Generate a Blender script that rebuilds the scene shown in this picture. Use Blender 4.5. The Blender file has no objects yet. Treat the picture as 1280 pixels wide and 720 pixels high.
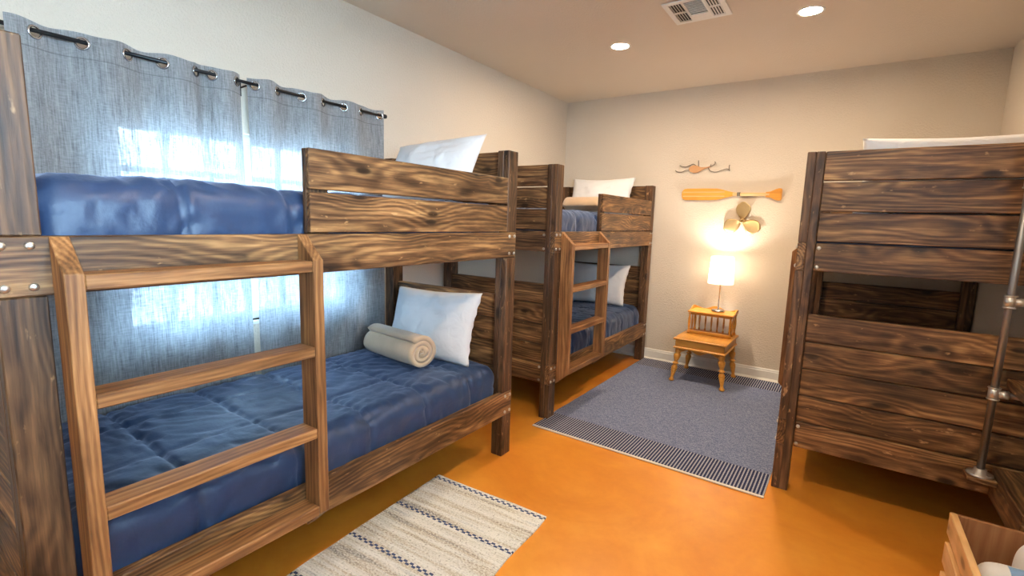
import bpy, bmesh, math, random
from mathutils import Vector, Matrix, noise
random.seed(7)
PI = math.pi
scene = bpy.context.scene
COL = scene.collection

# ------------------------------------------------------------------ camera
YAW, PITCH, ROLL, F_PX = math.radians(34.268), math.radians(8.014), math.radians(1.695), 602.98
CAM = Vector((2.651, 0.0, 1.391))
fw = Vector((-math.sin(YAW)*math.cos(PITCH), math.cos(YAW)*math.cos(PITCH), -math.sin(PITCH)))
rt0 = Vector((math.cos(YAW), math.sin(YAW), 0)); up0 = rt0.cross(fw)
rt = math.cos(ROLL)*rt0 + math.sin(ROLL)*up0
up = -math.sin(ROLL)*rt0 + math.cos(ROLL)*up0
cam_data = bpy.data.cameras.new('camera'); cam = bpy.data.objects.new('camera', cam_data); COL.objects.link(cam)
m = Matrix((rt, up, -fw)).transposed().to_4x4(); m.translation = CAM
cam.matrix_world = m
cam_data.sensor_fit = 'HORIZONTAL'; cam_data.sensor_width = 36; cam_data.lens = 36*F_PX/1280
cam_data.clip_start = .02
scene.camera = cam

# ------------------------------------------------------------------ exposure, sky, lamps
scene.view_settings.view_transform = 'Standard'
scene.view_settings.look = 'None'
scene.view_settings.gamma = 1.0
scene.view_settings.use_curve_mapping = False
scene.view_settings.exposure = 0.1
SKY_STRENGTH = 60.0
CAN_STRENGTH = 820.0
CAN_COLOR = (1.0, .77, .52)
LAMP_WATTS = 20.0
world = bpy.data.worlds.new('world'); scene.world = world; world.use_nodes = True
bg = world.node_tree.nodes['Background']
bg.inputs['Color'].default_value = (.52, .765, 1.0, 1); bg.inputs['Strength'].default_value = SKY_STRENGTH

def portal(loc, rot, sx, sy):
    l = bpy.data.lights.new('window_portal', 'AREA'); l.shape = 'RECTANGLE'; l.size = sx; l.size_y = sy
    l.cycles.is_portal = True
    o = bpy.data.objects.new('window_portal', l); COL.objects.link(o); o.location = loc; o.rotation_euler = rot
    return o

# room dimensions
XW, YF, YN, H = 3.4823, 4.866, -.80, 2.677
WIN = (.78, 2.0, .80, 1.80)          # window in the left wall  (y0,y1,z0,z1)
WIN_ADDED = (-.70, .95, 1.35, 2.52)         # unseen opening added in the right wall to light the left wall  (y0,y1,z0,z1)
portal((-.13, (WIN[0]+WIN[1])/2, (WIN[2]+WIN[3])/2), (0, -PI/2, 0), WIN[3]-WIN[2], WIN[1]-WIN[0])
portal((XW+.13, (WIN_ADDED[0]+WIN_ADDED[1])/2, (WIN_ADDED[2]+WIN_ADDED[3])/2), (0, PI/2, 0), WIN_ADDED[3]-WIN_ADDED[2], WIN_ADDED[1]-WIN_ADDED[0])

# ------------------------------------------------------------------ materials
def new_mat(name):
    mt = bpy.data.materials.new(name); mt.use_nodes = True
    nt = mt.node_tree; nt.nodes.clear()
    out = nt.nodes.new('ShaderNodeOutputMaterial')
    return mt, nt, out
def N(nt, t, **kw):
    n = nt.nodes.new('ShaderNode'+t)
    for k, v in kw.items():
        if k in ('inputs',):
            for a, b in v.items(): n.inputs[a].default_value = b
        else: setattr(n, k, v)
    return n
def L(nt, a, b): nt.links.new(a, b)
def rgb(c): return (c[0], c[1], c[2], 1)
def ramp(nt, fac, stops, interp='LINEAR'):
    r = N(nt, 'ValToRGB'); r.color_ramp.interpolation = interp
    e = r.color_ramp.elements
    while len(e) > 1: e.remove(e[0])
    e[0].position = stops[0][0]; e[0].color = rgb(stops[0][1])
    for p, c in stops[1:]:
        q = e.new(p); q.color = rgb(c)
    L(nt, fac, r.inputs['Fac']); return r.outputs['Color']
def mathn(nt, op, a, b=None, c=None):
    n = N(nt, 'Math', operation=op)
    for i, v in enumerate((a, b, c)):
        if v is None: continue
        if isinstance(v, (int, float)): n.inputs[i].default_value = v
        else: L(nt, v, n.inputs[i])
    return n.outputs[0]
def mixc(nt, fac, a, b, mode='MIX'):
    n = N(nt, 'Mix', data_type='RGBA', blend_type=mode)
    for i, v in ((0, fac), (6, a), (7, b)):
        if isinstance(v, (int, float)): n.inputs[i].default_value = v
        elif isinstance(v, tuple): n.inputs[i].default_value = rgb(v)
        else: L(nt, v, n.inputs[i])
    return n.outputs[2]
def bump(nt, h, strength, dist):
    b = N(nt, 'Bump'); b.inputs['Strength'].default_value = strength; b.inputs['Distance'].default_value = dist
    L(nt, h, b.inputs['Height']); return b.outputs['Normal']
def plain(name, col, rough=.5, metal=0, spec=.5, emit=None, estr=0):
    mt, nt, out = new_mat(name)
    p = N(nt, 'BsdfPrincipled')
    tc = N(nt, 'TexCoord'); nz = N(nt, 'TexNoise', inputs={'Scale': 30.0, 'Detail': 3.0}); L(nt, tc.outputs['Object'], nz.inputs['Vector'])
    c = mixc(nt, nz.outputs['Fac'], tuple(x*.92 for x in col), tuple(min(1, x*1.06) for x in col))
    L(nt, c, p.inputs['Base Color'])
    p.inputs['Roughness'].default_value = rough; p.inputs['Metallic'].default_value = metal
    p.inputs['Specular IOR Level'].default_value = spec
    if emit: p.inputs['Emission Color'].default_value = rgb(emit); p.inputs['Emission Strength'].default_value = estr
    L(nt, p.outputs[0], out.inputs[0]); return mt

def wood(name, stops, rough=.5, wear=0.0, wearcol=(.45, .24, .10), knots=True, scale=1.0, blotch=(.62, 1.25)):
    """pine boards: grain runs along local X, every board gets its own cut through Object Info random"""
    mt, nt, out = new_mat(name)
    p = N(nt, 'BsdfPrincipled')
    tc = N(nt, 'TexCoord'); oi = N(nt, 'ObjectInfo')
    off = N(nt, 'CombineXYZ')
    L(nt, mathn(nt, 'MULTIPLY', oi.outputs['Random'], 37.0), off.inputs[0])
    L(nt, mathn(nt, 'MULTIPLY', oi.outputs['Random'], 91.0), off.inputs[1])
    L(nt, mathn(nt, 'MULTIPLY', oi.outputs['Random'], 53.0), off.inputs[2])
    add = N(nt, 'VectorMath', operation='ADD'); L(nt, tc.outputs['Object'], add.inputs[0]); L(nt, off.outputs[0], add.inputs[1])
    def mapped(sx, sy, sz):
        mp = N(nt, 'Mapping'); mp.inputs['Scale'].default_value = (sx*scale, sy*scale, sz*scale); L(nt, add.outputs[0], mp.inputs['Vector']); return mp.outputs[0]
    # knots
    vo = N(nt, 'TexVoronoi', voronoi_dimensions='2D', inputs={'Scale': 1.0, 'Randomness': .95})
    s0 = N(nt, 'SeparateXYZ'); L(nt, tc.outputs['Object'], s0.inputs[0]); kv = N(nt, 'CombineXYZ')
    L(nt, mathn(nt, 'MULTIPLY_ADD', s0.outputs[0], 2.2*scale, mathn(nt, 'MULTIPLY', oi.outputs['Random'], 211.0)), kv.inputs[0])
    L(nt, mathn(nt, 'MULTIPLY_ADD', mathn(nt, 'ADD', s0.outputs[1], s0.outputs[2]), 5.5*scale, mathn(nt, 'MULTIPLY', oi.outputs['Random'], 97.0)), kv.inputs[1])
    L(nt, kv.outputs[0], vo.inputs['Vector'])
    kd = vo.outputs['Distance']
    # plain sawn growth rings: distance from a pith line outside the board, bent by a slow warp and around the knots
    wn = N(nt, 'TexNoise', inputs={'Scale': 1.0, 'Detail': 3.0, 'Roughness': .5}); L(nt, mapped(1.3, 7, 7), wn.inputs['Vector'])
    sp = N(nt, 'SeparateXYZ'); L(nt, tc.outputs['Object'], sp.inputs[0])
    py = mathn(nt, 'ADD', sp.outputs[1], .075)
    pz = mathn(nt, 'ADD', sp.outputs[2], mathn(nt, 'MULTIPLY', mathn(nt, 'SUBTRACT', oi.outputs['Random'], .5), .16))
    rad = mathn(nt, 'SQRT', mathn(nt, 'ADD', mathn(nt, 'MULTIPLY', py, py), mathn(nt, 'MULTIPLY', pz, pz)))
    ph = mathn(nt, 'ADD', mathn(nt, 'MULTIPLY', rad, 430.0*scale), mathn(nt, 'MULTIPLY', wn.outputs['Fac'], 34.0))
    if knots: ph = mathn(nt, 'ADD', ph, mathn(nt, 'MULTIPLY', ramp(nt, kd, [(0, (1, 1, 1)), (.35, (.25, .25, .25)), (.7, (0, 0, 0))]), 16.0))
    ringv = mathn(nt, 'ADD', mathn(nt, 'MULTIPLY', mathn(nt, 'SINE', ph), .5), .5)
    fine = N(nt, 'TexNoise', inputs={'Scale': 1.0, 'Detail': 4.0, 'Roughness': .7}); L(nt, mapped(5, 150, 150), fine.inputs['Vector'])
    streak = N(nt, 'TexNoise', inputs={'Scale': 1.0, 'Detail': 4.0, 'Roughness': .68, 'Distortion': .4}); L(nt, mapped(2.2, 32, 32), streak.inputs['Vector'])
    blot = N(nt, 'TexNoise', inputs={'Scale': 1.0, 'Detail': 4.0, 'Roughness': .6}); L(nt, mapped(2.6, 9, 9), blot.inputs['Vector'])
    g = mathn(nt, 'ADD', mathn(nt, 'MULTIPLY', ringv, .12), mathn(nt, 'ADD', mathn(nt, 'MULTIPLY', fine.outputs['Fac'], .27), mathn(nt, 'MULTIPLY', streak.outputs['Fac'], .61)))
    c = ramp(nt, g, stops)
    bl = ramp(nt, blot.outputs['Fac'], [(.32, (blotch[0],)*3), (.68, (blotch[1],)*3)])
    c = mixc(nt, 1.0, c, bl, 'MULTIPLY')
    if knots:
        km2 = ramp(nt, kd, [(0.0, (.95,)*3), (.055, (.85,)*3), (.09, (.40,)*3), (.24, (0, 0, 0))])
        kr = ramp(nt, blot.outputs['Fac'], [(.40, (0, 0, 0)), (.48, (1, 1, 1))])
        c = mixc(nt, mixc(nt, 1.0, km2, kr, 'MULTIPLY'), c, tuple(x*.45 for x in stops[0][1]))
    if wear:
        wv = N(nt, 'TexNoise', inputs={'Scale': 1.0, 'Detail': 3.0, 'Roughness': .55}); L(nt, mapped(17, 42, 42), wv.inputs['Vector'])
        wm = ramp(nt, wv.outputs['Fac'], [(.67-wear*.06, (0, 0, 0)), (.76-wear*.06, (.75, .75, .75))])
        c = mixc(nt, wm, c, wearcol)
    # a slightly different stain strength for every board
    hs = N(nt, 'HueSaturation'); L(nt, c, hs.inputs['Color'])
    L(nt, mathn(nt, 'ADD', mathn(nt, 'MULTIPLY', oi.outputs['Random'], .35), .83), hs.inputs['Value'])
    L(nt, hs.outputs[0], p.inputs['Base Color'])
    p.inputs['Roughness'].default_value = rough
    p.inputs['Specular IOR Level'].default_value = .35
    L(nt, bump(nt, g, .35, .004), p.inputs['Normal'])
    L(nt, p.outputs[0], out.inputs[0]); return mt

M = {}
M['bed'] = wood('stained_pine', [(.32, (.028, .012, .005)), (.43, (.085, .038, .015)), (.52, (.165, .080, .032)), (.61, (.29, .150, .058)), (.70, (.43, .235, .092))], wear=.05, wearcol=(.50, .28, .12), blotch=(.50, 1.40))
M['post'] = wood('stained_pine_post', [(.32, (.026, .012, .006)), (.46, (.080, .038, .017)), (.58, (.145, .070, .031)), (.70, (.25, .125, .052))], wear=.50, wearcol=(.42, .24, .11), blotch=(.72, 1.2))
M['rung'] = wood('ladder_pine', [(.32, (.10, .040, .014)), (.45, (.215, .090, .031)), (.57, (.33, .150, .054)), (.70, (.46, .235, .095))], wear=0, knots=False, blotch=(.72, 1.2))
M['maple'] = wood('honey_maple', [(.25, (.42, .17, .025)), (.5, (.62, .27, .045)), (.75, (.74, .36, .075))], rough=.32, knots=False, blotch=(.88, 1.08))
M['paddlewood'] = wood('varnished_paddle_wood', [(.25, (.55, .22, .03)), (.5, (.72, .33, .05)), (.75, (.8, .42, .09))], rough=.3, knots=False, blotch=(.9, 1.05))
M['palewood'] = wood('pale_paddle_wood', [(.25, (.62, .40, .18)), (.5, (.74, .50, .25)), (.75, (.80, .58, .32))], rough=.3, knots=False, blotch=(.92, 1.05))
M['crate'] = wood('crate_pine', [(.25, (.60, .32, .12)), (.5, (.78, .45, .19)), (.75, (.86, .55, .28))], rough=.6, blotch=(.85, 1.08))
M['crate_in'] = wood('crate_end_wood', [(.25, (.24, .095, .035)), (.5, (.36, .155, .06)), (.75, (.46, .22, .09))], rough=.6, blotch=(.85, 1.08))
M['steel'] = plain('zinc_bolt', (.62, .60, .56), .35, 1)
M['pipe'] = plain('galvanised_pipe', (.30, .29, .29), .42, .9)
M['fitting'] = plain('bright_fitting', (.58, .56, .53), .4, .8)
M['rod'] = plain('black_rod', (.012, .013, .016), .35, .3)
M['chrome'] = plain('brushed_nickel', (.55, .55, .57), .25, 1)
M['white'] = plain('white_trim_paint', (.78, .76, .72), .4)
M['white_metal'] = plain('white_register_enamel', (.86, .83, .78), .4)
M['dark_duct'] = plain('dark_duct', (.055, .048, .042), .7)
M['brass'] = plain('aged_bronze', (.55, .40, .20), .42, .85)
M['copper'] = plain('copper_body', (.55, .30, .14), .5, .4)
M['wire'] = plain('grey_wire', (.22, .18, .14), .5, .7)
M['tan'] = plain('tan_fleece', (.47, .34, .22), .95, 0, .1)
M['bulb'] = plain('lamp_glow', (1, 1, 1), .5, emit=(1, .86, .66), estr=30)

def wall_mat(name, col, rough=.75, bs=.5):
    mt, nt, out = new_mat(name); p = N(nt, 'BsdfPrincipled')
    tc = N(nt, 'TexCoord')
    n1 = N(nt, 'TexNoise', inputs={'Scale': 75.0, 'Detail': 3.0, 'Roughness': .6}); L(nt, tc.outputs['Object'], n1.inputs['Vector'])
    n2 = N(nt, 'TexNoise', inputs={'Scale': 1.5, 'Detail': 2.0}); L(nt, tc.outputs['Object'], n2.inputs['Vector'])
    c = mixc(nt, n2.outputs['Fac'], tuple(x*.97 for x in col), tuple(x*1.03 for x in col))
    L(nt, c, p.inputs['Base Color']); p.inputs['Roughness'].default_value = rough
    h = ramp(nt, n1.outputs['Fac'], [(.42, (0, 0, 0)), (.62, (1, 1, 1))])
    L(nt, bump(nt, h, bs, .004), p.inputs['Normal'])
    L(nt, p.outputs[0], out.inputs[0]); return mt
M['wall'] = wall_mat('beige_textured_wall', (.68, .59, .485))
M['ceiling'] = wall_mat('beige_ceiling', (.74, .625, .505), bs=.3)

def floor_mat():
    mt, nt, out = new_mat('amber_stained_concrete'); p = N(nt, 'BsdfPrincipled')
    tc = N(nt, 'TexCoord')
    n1 = N(nt, 'TexNoise', inputs={'Scale': 1.7, 'Detail': 6.0, 'Roughness': .62, 'Distortion': .8}); L(nt, tc.outputs['Object'], n1.inputs['Vector'])
    n2 = N(nt, 'TexNoise', inputs={'Scale': 9.0, 'Detail': 5.0, 'Roughness': .7}); L(nt, tc.outputs['Object'], n2.inputs['Vector'])
    f = mathn(nt, 'ADD', mathn(nt, 'MULTIPLY', n1.outputs['Fac'], .7), mathn(nt, 'MULTIPLY', n2.outputs['Fac'], .3))
    c = ramp(nt, f, [(.30, (.60, .180, .016)), (.48, (.70, .245, .026)), (.60, (.76, .295, .036)), (.75, (.80, .36, .060))])
    L(nt, c, p.inputs['Base Color'])
    r = ramp(nt, n2.outputs['Fac'], [(.3, (.30,)*3), (.7, (.42,)*3)]); L(nt, r, p.inputs['Roughness'])
    L(nt, bump(nt, n2.outputs['Fac'], .05, .003), p.inputs['Normal'])
    L(nt, p.outputs[0], out.inputs[0]); return mt
M['floor'] = floor_mat()

def satin(name, col, rough=.43):
    mt, nt, out = new_mat(name); p = N(nt, 'BsdfPrincipled')
    tc = N(nt, 'TexCoord')
    n1 = N(nt, 'TexNoise', inputs={'Scale': 9.0, 'Detail': 4.0, 'Roughness': .55}); L(nt, tc.outputs['Object'], n1.inputs['Vector'])
    n2 = N(nt, 'TexNoise', inputs={'Scale': 420.0, 'Detail': 1.0}); L(nt, tc.outputs['Object'], n2.inputs['Vector'])
    c = mixc(nt, n1.outputs['Fac'], tuple(x*.85 for x in col), tuple(x*1.12 for x in col))
    L(nt, c, p.inputs['Base Color']); p.inputs['Roughness'].default_value = rough
    p.inputs['Specular IOR Level'].default_value = .45
    p.inputs['Sheen Weight'].default_value = .35; p.inputs['Sheen Roughness'].default_value = .4
    p.inputs['Sheen Tint'].default_value = (.6, .7, 1, 1)
    h = mathn(nt, 'ADD', n1.outputs['Fac'], mathn(nt, 'MULTIPLY', n2.outputs['Fac'], .03))
    L(nt, bump(nt, h, .35, .02), p.inputs['Normal'])
    L(nt, p.outputs[0], out.inputs[0]); return mt
M['comforter'] = satin('navy_satin', (.023, .048, .112))

def cotton(name, col):
    mt, nt, out = new_mat(name); p = N(nt, 'BsdfPrincipled')
    tc = N(nt, 'TexCoord')
    n1 = N(nt, 'TexNoise', inputs={'Scale': 14.0, 'Detail': 4.0, 'Roughness': .5, 'Distortion': .7}); L(nt, tc.outputs['Object'], n1.inputs['Vector'])
    c = mixc(nt, n1.outputs['Fac'], tuple(x*.96 for x in col), col); L(nt, c, p.inputs['Base Color'])
    p.inputs['Roughness'].default_value = .85; p.inputs['Specular IOR Level'].default_value = .2
    L(nt, bump(nt, n1.outputs['Fac'], .45, .02), p.inputs['Normal'])
    L(nt, p.outputs[0], out.inputs[0]); return mt
M['pillow'] = cotton('white_cotton', (.80, .79, .80))
M['towel'] = cotton('white_towel', (.82, .83, .85))

def fleece():
    mt, nt, out = new_mat('tan_fleece_blanket'); p = N(nt, 'BsdfPrincipled')
    tc = N(nt, 'TexCoord')
    n1 = N(nt, 'TexNoise', inputs={'Scale': 260.0, 'Detail': 2.0}); L(nt, tc.outputs['Object'], n1.inputs['Vector'])
    n2 = N(nt, 'TexNoise', inputs={'Scale': 12.0, 'Detail': 3.0}); L(nt, tc.outputs['Object'], n2.inputs['Vector'])
    c = mixc(nt, n2.outputs['Fac'], (.54, .37, .235), (.68, .49, .33)); L(nt, c, p.inputs['Base Color'])
    p.inputs['Roughness'].default_value = .95; p.inputs['Sheen Weight'].default_value = .4; p.inputs['Specular IOR Level'].default_value = .1
    L(nt, bump(nt, mathn(nt, 'ADD', n1.outputs['Fac'], n2.outputs['Fac']), .5, .004), p.inputs['Normal'])
    L(nt, p.outputs[0], out.inputs[0]); return mt
M['fleece'] = fleece()

def linen():
    """light woven curtain: diffuse + translucent weave with fine open gaps"""
    mt, nt, out = new_mat('grey_linen_curtain')
    tc = N(nt, 'TexCoord')
    def nz(s, sc, d=2.0):
        mp = N(nt, 'Mapping'); mp.inputs['Scale'].default_value = s; L(nt, tc.outputs['Object'], mp.inputs['Vector'])
        n = N(nt, 'TexNoise', inputs={'Scale': sc, 'Detail': d, 'Roughness': .65}); L(nt, mp.outputs[0], n.inputs['Vector']); return n.outputs['Fac']
    v = nz((1, 1, .06), 210.0); h = nz((1, .06, 1), 210.0); big = nz((1, 1, .08), 26.0)
    w = mathn(nt, 'ADD', mathn(nt, 'MULTIPLY', v, .5), mathn(nt, 'ADD', mathn(nt, 'MULTIPLY', h, .3), mathn(nt, 'MULTIPLY', big, .2)))
    c = ramp(nt, w, [(.36, (.32, .31, .315)), (.5, (.50, .49, .495)), (.64, (.68, .67, .67))])
    # stitched header line
    sx = N(nt, 'SeparateXYZ'); L(nt, tc.outputs['Object'], sx.inputs[0])
    ln = mathn(nt, 'LESS_THAN', mathn(nt, 'ABSOLUTE', mathn(nt, 'SUBTRACT', sx.outputs[2], 1.978)), .0025)
    c = mixc(nt, mathn(nt, 'MULTIPLY', ln, .5), c, (.14, .13, .13))
    d = N(nt, 'BsdfDiffuse'); L(nt, c, d.inputs[0])
    t = N(nt, 'BsdfTranslucent'); L(nt, ramp(nt, w, [(.36, (.055, .066, .080)), (.64, (.185, .205, .23))]), t.inputs[0])
    tr = N(nt, 'BsdfTransparent'); tr.inputs[0].default_value = (1, 1, 1, 1)
    m1 = N(nt, 'MixShader'); m1.inputs[0].default_value = .50; L(nt, d.outputs[0], m1.inputs[1]); L(nt, t.outputs[0], m1.inputs[2])
    m2 = N(nt, 'MixShader'); L(nt, ramp(nt, w, [(.42, (0, 0, 0)), (.66, (.055, .055, .055))]), m2.inputs[0])
    L(nt, m1.outputs[0], m2.inputs[1]); L(nt, tr.outputs[0], m2.inputs[2])
    L(nt, m2.outputs[0], out.inputs[0]); return mt
M['linen'] = linen()

def pane_mat():
    mt, nt, out = new_mat('window_glass')
    t = N(nt, 'BsdfTransparent'); t.inputs[0].default_value = (.93, .96, .97, 1)
    g = N(nt, 'BsdfGlossy'); g.inputs['Roughness'].default_value = .02
    mx = N(nt, 'MixShader'); mx.inputs[0].default_value = .06
    L(nt, t.outputs[0], mx.inputs[1]); L(nt, g.outputs[0], mx.inputs[2]); L(nt, mx.outputs[0], out.inputs[0]); return mt
M['glass'] = pane_mat()

def can_mat():
    mt, nt, out = new_mat('lit_can_lens')
    e = N(nt, 'Emission'); e.inputs[0].default_value = rgb(CAN_COLOR); e.inputs[1].default_value = CAN_STRENGTH
    L(nt, e.outputs[0], out.inputs[0]); return mt
M['can'] = can_mat()

def shade_mat():
    mt, nt, out = new_mat('lit_fabric_shade')
    d = N(nt, 'BsdfDiffuse'); d.inputs[0].default_value = (.85, .80, .72, 1)
    t = N(nt, 'BsdfTranslucent'); t.inputs[0].default_value = (.95, .90, .82, 1)
    mx = N(nt, 'MixShader'); mx.inputs[0].default_value = .6
    L(nt, d.outputs[0], mx.inputs[1]); L(nt, t.outputs[0], mx.inputs[2]); L(nt, mx.outputs[0], out.inputs[0]); return mt
M['shade'] = shade_mat()

def denim_rug():
    mt, nt, out = new_mat('navy_woven_rug'); p = N(nt, 'BsdfPrincipled')
    tc = N(nt, 'TexCoord'); s = N(nt, 'SeparateXYZ'); L(nt, tc.outputs['Object'], s.inputs[0])
    mp = N(nt, 'Mapping'); mp.inputs['Scale'].default_value = (60, 260, 60); L(nt, tc.outputs['Object'], mp.inputs['Vector'])
    n = N(nt, 'TexNoise', inputs={'Scale': 1.0, 'Detail': 3.0, 'Roughness': .7}); L(nt, mp.outputs[0], n.inputs['Vector'])
    n3 = N(nt, 'TexNoise', inputs={'Scale': 160.0, 'Detail': 2.0, 'Roughness': .7}); L(nt, tc.outputs['Object'], n3.inputs['Vector'])
    hh = mathn(nt, 'ADD', mathn(nt, 'MULTIPLY', n.outputs['Fac'], .5), mathn(nt, 'MULTIPLY', n3.outputs['Fac'], .5))
    heath = ramp(nt, hh, [(.36, (.06, .08, .165)), (.5, (.165, .195, .315)), (.62, (.35, .39, .51))])
    # end bands: fine light pin stripes along the length on navy
    st = mathn(nt, 'FRACT', mathn(nt, 'MULTIPLY', s.outputs[0], 1/.0180))
    dash = mathn(nt, 'FRACT', mathn(nt, 'ADD', mathn(nt, 'MULTIPLY', s.outputs[1], 1/.017), mathn(nt, 'MULTIPLY', mathn(nt, 'FLOOR', mathn(nt, 'MULTIPLY', s.outputs[0], 1/.0180)), .5)))
    stripe = mathn(nt, 'MULTIPLY', mathn(nt, 'LESS_THAN', st, .42), mathn(nt, 'LESS_THAN', dash, .86))
    band = mixc(nt, stripe, (.026, .034, .090), (.40, .41, .46))
    ay = mathn(nt, 'ABSOLUTE', s.outputs[1])
    isband = mathn(nt, 'GREATER_THAN', ay, .80)
    c = mixc(nt, isband, heath, band)
    L(nt, c, p.inputs['Base Color']); p.inputs['Roughness'].default_value = .95; p.inputs['Specular IOR Level'].default_value = .1
    L(nt, bump(nt, hh, .6, .004), p.inputs['Normal'])
    L(nt, p.outputs[0], out.inputs[0]); return mt
M['denim'] = denim_rug()

def rag_rug():
    mt, nt, out = new_mat('woven_rag_rug'); p = N(nt, 'BsdfPrincipled')
    tc = N(nt, 'TexCoord'); s = N(nt, 'SeparateXYZ'); L(nt, tc.outputs['Object'], s.inputs[0])
    y = mathn(nt, 'ADD', s.outputs[1], 2.0); x = s.outputs[0]
    mp = N(nt, 'Mapping'); mp.inputs['Scale'].default_value = (1.5, 26, 1); L(nt, tc.outputs['Object'], mp.inputs['Vector'])
    st = N(nt, 'TexNoise', inputs={'Scale': 1.0, 'Detail': 2.0}); L(nt, mp.outputs[0], st.inputs['Vector'])
    c = ramp(nt, st.outputs['Fac'], [(.34, (.34, .33, .33)), (.42, (.60, .55, .49)), (.5, (.72, .72, .72)), (.6, (.86, .86, .87)), (.7, (.56, .59, .64))])
    mp2 = N(nt, 'Mapping'); mp2.inputs['Scale'].default_value = (95, 130, 1); L(nt, tc.outputs['Object'], mp2.inputs['Vector'])
    sp = N(nt, 'TexNoise', inputs={'Scale': 1.0, 'Detail': 2.0, 'Roughness': .7}); L(nt, mp2.outputs[0], sp.inputs['Vector'])
    c = mixc(nt, ramp(nt, sp.outputs['Fac'], [(.46, (0, 0, 0)), (.64, (.85, .85, .85))]), c, (.88, .88, .88))
    c = mixc(nt, ramp(nt, sp.outputs['Fac'], [(.30, (.7, .7, .7)), (.42, (0, 0, 0))]), c, (.20, .19, .20))
    # dashed blue weft rows
    fr = mathn(nt, 'FRACT', mathn(nt, 'DIVIDE', mathn(nt, 'SUBTRACT', y, 2.585), .285))
    row = mathn(nt, 'LESS_THAN', fr, .075)
    fl = mathn(nt, 'FLOOR', mathn(nt, 'DIVIDE', fr, .0375))
    dx = mathn(nt, 'FRACT', mathn(nt, 'ADD', mathn(nt, 'DIVIDE', x, .034), mathn(nt, 'MULTIPLY', fl, .5)))
    on = mathn(nt, 'MULTIPLY', row, mathn(nt, 'LESS_THAN', dx, .55))
    c = mixc(nt, on, c, (.075, .11, .24))
    L(nt, c, p.inputs['Base Color']); p.inputs['Roughness'].default_value = .95; p.inputs['Specular IOR Level'].default_value = .1
    # woven ribs
    rib = mathn(nt, 'ABSOLUTE', mathn(nt, 'SINE', mathn(nt, 'MULTIPLY', s.outputs[1], PI/.012)))
    L(nt, bump(nt, mathn(nt, 'ADD', rib, sp.outputs['Fac']), .6, .004), p.inputs['Normal'])
    L(nt, p.outputs[0], out.inputs[0]); return mt
M['rag'] = rag_rug()
M['binding'] = plain('cream_binding', (.70, .66, .60), .9)
M['ground'] = plain('pale_paving', (.62, .61, .58), .95)  # unseen outdoor ground, made pale to bounce daylight up to wall and ceiling
M['label_blue'] = plain('blue_print', (.25, .42, .70), .6)

# ------------------------------------------------------------------ builders
def link(name, me, mat, parent=None, smooth=False):
    o = bpy.data.objects.new(name, me); COL.objects.link(o)
    if mat is not None and not me.materials: me.materials.append(mat)
    if parent is not None: o.parent = parent
    if smooth:
        for p in me.polygons: p.use_smooth = True
    return o
def obj(name, bm, mat, parent=None, smooth=False):
    me = bpy.data.meshes.new(name); bm.normal_update(); bm.to_mesh(me); bm.free()
    return link(name, me, mat, parent, smooth)
def tag(o, label, cat, group=None, kind=None):
    if label: o['label'] = label
    if cat: o['category'] = cat
    if group: o['group'] = group
    if kind: o['kind'] = kind
    return o
def empty(name, loc, rz=0):
    o = bpy.data.objects.new(name, None); COL.objects.link(o); o.location = loc; o.rotation_euler = (0, 0, rz); o.empty_display_size = .05
    return o
def add_box(bm, lo, hi):
    r = bmesh.ops.create_cube(bm, size=1)
    c = [(lo[i]+hi[i])/2 for i in range(3)]; d = [hi[i]-lo[i] for i in range(3)]
    for v in r['verts']: v.co = Vector((c[0]+v.co.x*d[0], c[1]+v.co.y*d[1], c[2]+v.co.z*d[2]))
    return r['verts']
_cache = {}
def board(name, lo, hi, parent, mat, bev=.003):
    """a board as an object of its own; its longest side lies along local X so the grain follows it"""
    d = [abs(hi[i]-lo[i]) for i in range(3)]; c = [(hi[i]+lo[i])/2 for i in range(3)]
    ax = d.index(max(d))
    if ax == 0: dd = (d[0], d[1], d[2]); rot = (0, 0, 0)
    elif ax == 1: dd = (d[1], d[0], d[2]); rot = (0, 0, PI/2)
    else: dd = (d[2], d[1], d[0]); rot = (0, -PI/2, 0)
    key = (tuple(round(x, 4) for x in dd), mat.name, bev)
    if key not in _cache:
        bm = bmesh.new(); add_box(bm, [-x/2 for x in dd], [x/2 for x in dd])
        if bev: bmesh.ops.bevel(bm, geom=bm.edges[:], offset=min(bev, min(dd)*.3), segments=1, affect='EDGES')
        me = bpy.data.meshes.new(name); bm.to_mesh(me); bm.free(); me.materials.append(mat); _cache[key] = me
    o = bpy.data.objects.new(name, _cache[key]); COL.objects.link(o)
    o.location = c; o.rotation_euler = rot
    if parent is not None: o.parent = parent
    return o
def sub(o, parent):
    """parent a piece under a part, keeping it where it is in the thing's own frame"""
    base = parent.matrix_basis.copy()
    w = o.matrix_basis.copy(); o.parent = parent; o.matrix_basis = base.inverted() @ w
    return o
def prism(name, pts, axis, a, b, parent, mat, bev=.002):
    """extrude a polygon; axis 'y': pts are (x,z)"""
    bm = bmesh.new()
    f = []
    for t in (a, b):
        f.append([bm.verts.new((p[0], t, p[1]) if axis == 'y' else (p[0], p[1], t) if axis == 'z' else (t, p[0], p[1])) for p in pts])
    bm.faces.new(f[0]); bm.faces.new(f[1][::-1]); n = len(pts)
    for i in range(n): bm.faces.new((f[0][i], f[1][i], f[1][(i+1) % n], f[0][(i+1) % n]))
    bmesh.ops.recalc_face_normals(bm, faces=bm.faces[:])
    if bev: bmesh.ops.bevel(bm, geom=bm.edges[:], offset=bev, segments=1, affect='EDGES')
    return obj(name, bm, mat, parent)
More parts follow.
